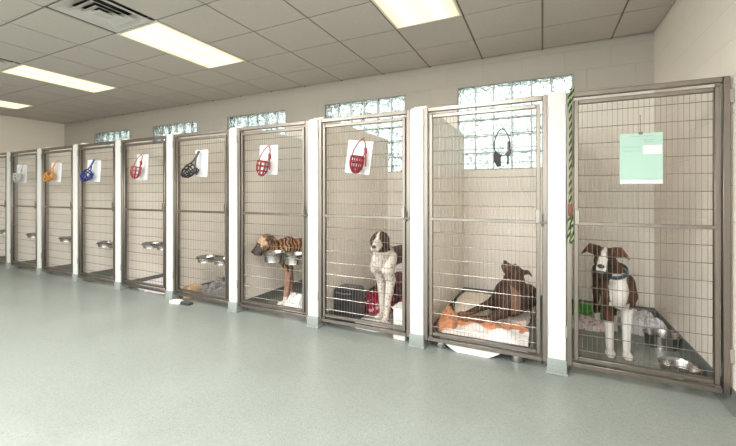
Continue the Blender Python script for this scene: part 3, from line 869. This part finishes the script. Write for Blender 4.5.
def finish_dog(b, name, label, loc, rz, color_fn, fm, H, k=1.0, voxel=.0075, collar=None, extra=None, long=1.0, eyes=True):
    bmesh.ops.recalc_face_normals(b.bm, faces=b.bm.faces)
    me = bpy.data.meshes.new('raw'); b.bm.to_mesh(me); b.bm.free()
    o = bpy.data.objects.new('raw', me); COL.objects.link(o)
    md = o.modifiers.new('r', 'REMESH'); md.mode = 'VOXEL'; md.voxel_size = voxel
    sm = o.modifiers.new('s', 'SMOOTH'); sm.factor = .5; sm.iterations = 4
    dg = bpy.context.evaluated_depsgraph_get(); dg.update()
    ev = o.evaluated_get(dg); m2 = bpy.data.meshes.new_from_object(ev)
    bpy.data.objects.remove(o); bpy.data.meshes.remove(me)
    m2.name = name
    at = m2.color_attributes.new('fur', 'FLOAT_COLOR', 'POINT')
    for i, v in enumerate(m2.vertices):
        at.data[i].color = color_fn(v.co, H.inv(v.co))
    m2.materials.clear(); m2.materials.append(fm); m2.shade_smooth()
    d = bpy.data.objects.new(name, m2); COL.objects.link(d); d.location = loc; d.rotation_euler = (0, 0, rz)
    tag(d, label, 'dog')
    for s_ in (-1, 1):
        e = MB(); e.ball(H.P(.062, s_*.034, .022), .0095*H.k, 2); e.build('eye', eye_m, d)
    R = Matrix((H.d, H.s, H.u)).transposed()
    e = MB(); e.ball(H.P(.158*long, 0, -.006), (.012*H.k, .021*H.k, .015*H.k), 2, R); e.build('nose', nose_m, d)
    if collar:
        c, nrm, ra, rb, cm = collar
        nrm = Vector(nrm).normalized(); u = nrm.orthogonal().normalized(); w = nrm.cross(u)
        e = MB(); N = 28
        for dz in (-.008, .0, .008):
            e.tube([Vector(c)+nrm*dz+u*ra*math.cos(2*PI*q/N)+w*rb*math.sin(2*PI*q/N) for q in range(N)], .0065, 6, True)
        e.build('collar', cm, d)
    return d

def standing(b, k=1.0, neck=((.05, 0, .58), (.10, 0, .66)), leg_dx=(0, 0), tail=True, width=1.0, deep=1.0, hip=1.0):
    """trunk and legs of a short-coated dog; origin on the ground below the shoulders, facing +x"""
    W = width
    def P(x, y, z): return (x*k, y*k*W, z*k)
    zc = .47+.12*(1-deep)
    b.ball(P(.0, 0, zc), (.145*k, .105*k*W, .150*k*deep), 3)
    b.ball(P(.055, 0, zc-.01), (.085*k, .080*k*W, .105*k*deep), 3)
    cap(b, P(-.03, 0, zc+.005), .118*k*(.5+.5*deep)*min(1, W+.1), P(-.24, 0, zc+.02), .105*k*(.5+.5*deep)*min(1, W+.1))
    cap(b, P(-.24, 0, zc+.02), .104*k*(.5+.5*deep)*min(1, W+.1), P(-.40, 0, .52), .082*k*min(1, W+.15))
    cap(b, P(-.40, 0, .52), .088*k*hip, P(-.52, 0, .515), .082*k*hip)
    nf = min(1, W+.22)
    cap(b, P(-.02, 0, .55), .075*k*nf, neck[0], .078*k*nf); cap(b, neck[0], .076*k*nf, neck[1], .060*k*nf)
    for i, s_ in enumerate((1, -1)):
        dx = leg_dx[i]
        cap(b, P(-.01, s_*.075, .52), .060*k*nf, P(.035, s_*.088, .43), .060*k*nf)
        cap(b, P(.035, s_*.088, .43), .052*k*nf, P(-.010+dx*.3, s_*.088, .335), .042*k)
        cap(b, P(-.010+dx*.3, s_*.088, .335), .040*k, P(.005+dx*.7, s_*.076, .165), .027*k)
        cap(b, P(.005+dx*.7, s_*.076, .165), .028*k, P(.016+dx, s_*.074, .055), .024*k)
        b.ball(P(.045+dx, s_*.076, .024), (.050*k, .034*k, .025*k), 2)
        for q in (-1, 0, 1): b.ball(P(.078+dx, s_*.076+q*.018, .017), (.020*k, .012*k, .017*k), 1)
        cap(b, P(-.50, s_*.055, .49), .085*k*hip, P(-.445, s_*.085, .36), .062*k*hip)
        cap(b, P(-.445, s_*.085, .36), .056*k, P(-.43, s_*.092, .31), .044*k)
        cap(b, P(-.43, s_*.092, .31), .042*k, P(-.575, s_*.088, .175), .026*k)
        cap(b, P(-.575, s_*.088, .175), .028*k, P(-.555, s_*.086, .05), .023*k)
        b.ball(P(-.525, s_*.086, .023), (.048*k, .032*k, .024*k), 2)
        for q in (-1, 0, 1): b.ball(P(-.493, s_*.086+q*.017, .016), (.018*k, .011*k, .016*k), 1)
    if tail:
        cap(b, P(-.57, 0, .54), .026*k, P(-.66, .01, .50), .020*k); cap(b, P(-.66, .01, .50), .019*k, P(-.72, .02, .40), .012*k); cap(b, P(-.72, .02, .40), .012*k, P(-.74, .02, .30), .008*k)

def nz3(v, f, s=0): return noise.noise(Vector(v)*f + Vector((s, s*2, s*3)))
def mixc(a, c, t):
    t = max(0, min(1, t)); return tuple(x+(y-x)*t for x, y in zip(a, c))
def sstep(a, c, x):
    t = max(0, min(1, (x-a)/(c-a))); return t*t*(3-2*t)

# --- brown boxer with white blaze, standing and facing out beside the right wall
k = 1.04
b = MB(); standing(b, k, ((.055, -.02, .60), (.115, -.07, .685)), (0, 0), True, .66, 1.0, .82)
H = Head((.150, -.098, .722), (1, -.30, -.22), (0, .08, 1), 1.05)
ears = [[(-.005, .036, .074), (.0, .058, .024), (.02, .098, .070), (.04, .132, .040)], [(-.005, -.036, .074), (.0, -.058, .024), (.02, -.098, .066), (.04, -.128, .026)]]
build_head(b, H, ears, .86)
BR, WHT, DK = (.092, .044, .026, .55), (.66, .63, .60, 0), (.018, .012, .010, 0)
def col9(v, h):
    a, s_, u = h; n = nz3(v, 14)*.02
    if abs(a) < .2 and abs(s_) < .2 and -.1 < u < .14 and (a > -.07 or u > .0):
        c = mixc(BR, DK, sstep(.04, .02, abs(abs(s_)-.04)) * .5 if a > .02 else .25)
        blaze = abs(s_)+n*.3 < .008+.006*sstep(.0, .05, a)
        if a > -.045 and u > -.03 and blaze: c = WHT
        if a > .065: c = WHT if abs(s_)+n*.3 < .027 and u > -.040 else DK
        if a > .05 and u < -.052: c = mixc(DK, WHT, .45)
        if abs(s_) > .068: c = (.10, .045, .028, 0)
        return c
    x, y, z = v
    if z < .34*k+n*2 and x > -.2: 
        if y < 0.0 and z > .25: return BR
        return WHT
    if z < .13+n: return WHT
    if x > .06 and abs(y+.01) < .052+n*1.2: return WHT
    if x > -.5 and z < .385*k and abs(y) < .06: return WHT
    return BR
dog9 = finish_dog(b, 'dog', 'brown and white boxer with a dark collar, facing out beside the right wall', (.492, 3.15, 0), -PI/2+.0, col9, fur_mat('boxer_coat', (.035, .018, .012), 30), H, k,
                  collar=((.080, -.028, .628), (.55, -.28, .85), 0.077, .070, mat('teal_collar', (.015, .05, .06), .5)), long=.86)

# --- brown-headed white dog, standing, facing out to the left
k = 1.14
b = MB(); standing(b, k, ((.05, .015, .64), (.085, .03, .71)), (.03, -.05), False, .70, .76)
H = Head((.12, .045, .765), (.93, .37, -.20), (0, 0, 1), 1.02)
ears = [[(-.04, .045, .040), (.02, .055, .035), (-.005, .076, .0), (.01, .078, -.065)], [(-.04, -.045, .040), (.02, -.055, .035), (-.005, -.076, .0), (.01, -.078, -.065)]]
build_head(b, H, ears, 1.1)
LV, WH2 = (.050, .027, .019, 0), (.60, .55, .50, 0)
def col7(v, h):
    a, s_, u = h; n = nz3(v, 16)*.02
    if abs(a) < .2 and abs(s_) < .12 and -.11 < u < .12 and (a > -.06 or u > -.01):
        if abs(s_) > .066: return LV
        if a > -.03 and abs(s_)+n*.3 < .011 and u > -.02: return WH2
        if a > .075: return mixc(WH2, (.55, .36, .32, 0), .5 if u < -.03 else .1)
        return LV
    x, y, z = v
    p = nz3((x, y*.6, z), 5.5, 3)
    if x < -.035+p*.03 and z > .50 and p > -.42: return LV
    if nz3(v, 60, 5) > .30 and z < .62: return (.30, .22, .18, 0)
    return WH2
finish_dog(b, 'dog', 'speckled white dog with a brown head, standing among red blankets', (-1.315, 3.08, 0), math.atan2(-.96, -.28), col7, fur_mat('pointer_coat', (.1, .05, .03), 20), H, k, long=1.1)

# --- tan dog with dark stripes, standing side-on
k = 1.15
b = MB(); standing(b, k, ((.085, -.0, .585), (.15, .01, .615)), (.0, -.10), False, .78, .72)
H = Head((.215, .02, .665), (1, .15, -.55), (.3, 0, 1), 1.2)
ears = [[(-.035, .045, .045), (.015, .052, .045), (-.035, .080, .040), (-.06, .085, -.01)], [(-.035, -.045, .045), (.015, -.052, .045), (-.035, -.080, .040), (-.06, -.085, -.01)]]
build_head(b, H, ears, .85)
TAN = (.36, .165, .07, 1.0)
def col6(v, h):
    a, s_, u = h
    if abs(a) < .22 and abs(s_) < .12 and -.11 < u < .12 and (a > -.05):
        if a > .06: return (.06, .045, .04, 0)
        if abs(s_) > .07: return (.08, .045, .03, 0)
        if a > .0 and u > .0: return (.58, .40, .25, .25)
        return (.30, .15, .07, .7)
    x, y, z = v
    if z < .10: return (.72, .64, .58, 0)
    if z < .36 and x > -.2: return (.38, .21, .15, .35)
    if x > .10 and z < .60: return (.16, .08, .05, .5)
    return TAN
finish_dog(b, 'dog', 'tan dog with dark tiger stripes standing side-on behind two raised bowls', (-2.47, 3.10, 0), math.atan2(-.80, -.60), col6, fur_mat('striped_coat', (.012, .008, .007), 15), H, k, long=.85)

# --- dark brindle dog lying propped up on the cot, looking up
b = MB()
z0 = .0
b.ball((.01, .01, .185), (.135, .145, .155), 3)
b.ball((.0, .0, .27), (.09, .11, .08), 3)
cap(b, (-.03, -.03, .18), .125, (-.12, -.16, .145), .115); cap(b, (-.12, -.16, .145), .115, (-.21, -.28, .125), .11)
cap(b, (-.02, .0, .25), .120, (-.02, .01, .32), .088); cap(b, (-.02, .01, .32), .080, (-.025, .02, .36), .062)
for s_, tgt in ((1, ((.09, .10, .085), (.20, .115, .035), (.345, .11, .026))), (-1, ((.13, -.055, .125), (.235, -.03, .08), (.36, -.01, .030)))):
    e, w_, pw = tgt
    cap(b, (.03, s_*.085, .20), .068, e, .048); cap(b, e, .041, w_, .032); cap(b, w_, .030, pw, .023)
    b.ball((pw[0]+.035, pw[1], .026), (.046, .032, .024), 2)
cap(b, (-.20, -.24, .12), .09, (-.05, -.27, .10), .075); cap(b, (-.05, -.27, .06), .05, (.08, -.22, .035), .032)
b.ball((.11, -.21, .026), (.045, .032, .024), 2)
H = Head((-.022, .032, .388), (.55, .32, .68), (-.55, -.1, .75), .94)
ears = [[(-.035, .040, .050), (.01, .046, .052), (-.03, .075, .085), (-.065, .090, .075)], [(-.035, -.040, .050), (.01, -.046, .052), (-.025, -.078, .080), (-.03, -.120, .075)]]
build_head(b, H, ears, .95)
BK = (.062, .030, .019, .8)
def col8(v, h):
    a, s_, u = h
    if abs(a) < .2 and abs(s_) < .14 and -.11 < u < .14 and a > -.06:
        if a > .075: return (.10, .05, .035, 0)
        return (.075, .036, .023, .4)
    x, y, z = v
    if y > .06 and z > .08 and abs(x) < .035: return (.19, .105, .07, .25)
    if z < .05 and x > .2: return (.20, .10, .06, .3)
    return BK
finish_dog(b, 'dog', 'dark brindle dog lying on the cot with its head raised', (-.235, 3.22, cz+.035), PI+.34, col8, fur_mat('brindle_coat', (.022, .013, .010), 34), H, 1)

# ------------------------------------------------------------------ light
w = bpy.data.worlds.new('World'); S.world = w; w.use_nodes = True
nt = w.node_tree; bg = nt.nodes['Background']
tc = nt.nodes.new('ShaderNodeTexCoord'); sp = nt.nodes.new('ShaderNodeSeparateXYZ'); nt.links.new(tc.outputs['Generated'], sp.inputs[0])
r = nt.nodes.new('ShaderNodeValToRGB'); e = r.color_ramp.elements
e[0].position = .0; e[0].color = (.62, .70, .66, 1); e[1].position = .6; e[1].color = (.90, .98, 1, 1)
x_ = e.new(.12); x_.color = (1, 1, .97, 1)
nt.links.new(sp.outputs['Z'], r.inputs['Fac']); nt.links.new(r.outputs['Color'], bg.inputs['Color'])
bg.inputs['Strength'].default_value = 3.0

pl = bpy.data.lights.new('window_portal', 'AREA'); pl.shape = 'RECTANGLE'; pl.size = FX1-FX0; pl.size_y = FZ1-FZ0; pl.cycles.is_portal = True  # guides sky light through the added opening behind the camera
po = bpy.data.objects.new('window_portal', pl); COL.objects.link(po); po.location = ((FX0+FX1)/2, YN-.05, (FZ0+FZ1)/2); po.rotation_euler = (PI/2, 0, 0)
# extra ceiling lamps of the same size, added unseen behind the camera
for x in (-.915, -3.353, -5.79):
    for y in (.08, -2.36):
        l = bpy.data.lights.new('ceiling_lamp', 'AREA'); l.shape = 'RECTANGLE'; l.size = .56; l.size_y = 1.17
        l.energy = 50 if x > -5 else 27; l.color = (1, .97, .91)
        o = bpy.data.objects.new('ceiling_lamp', l); COL.objects.link(o); o.location = (x, y, CEIL-.01)

# ------------------------------------------------------------------ camera
cam = bpy.data.cameras.new('camera'); co = bpy.data.objects.new('camera', cam); COL.objects.link(co)
cam.sensor_fit = 'HORIZONTAL'; cam.sensor_width = 36
cam.lens = 361.57/736*36
cam.shift_x = -.5/736; cam.shift_y = -(223-193.6)/736
cam.clip_start = .02
co.location = (0, 0, 1.175); co.rotation_euler = (PI/2, 0, .44842)
S.camera = co
S.view_settings.view_transform = 'Standard'; S.view_settings.look = 'None'
S.view_settings.exposure = 1.15; S.view_settings.gamma = 1; S.view_settings.use_curve_mapping = False
try:
    S.cycles.use_denoising = True; S.cycles.denoiser = 'OPENIMAGEDENOISE'
    S.cycles.max_bounces = 10; S.cycles.diffuse_bounces = 5; S.cycles.transmission_bounces = 8; S.cycles.sample_clamp_indirect = 6
except Exception: pass
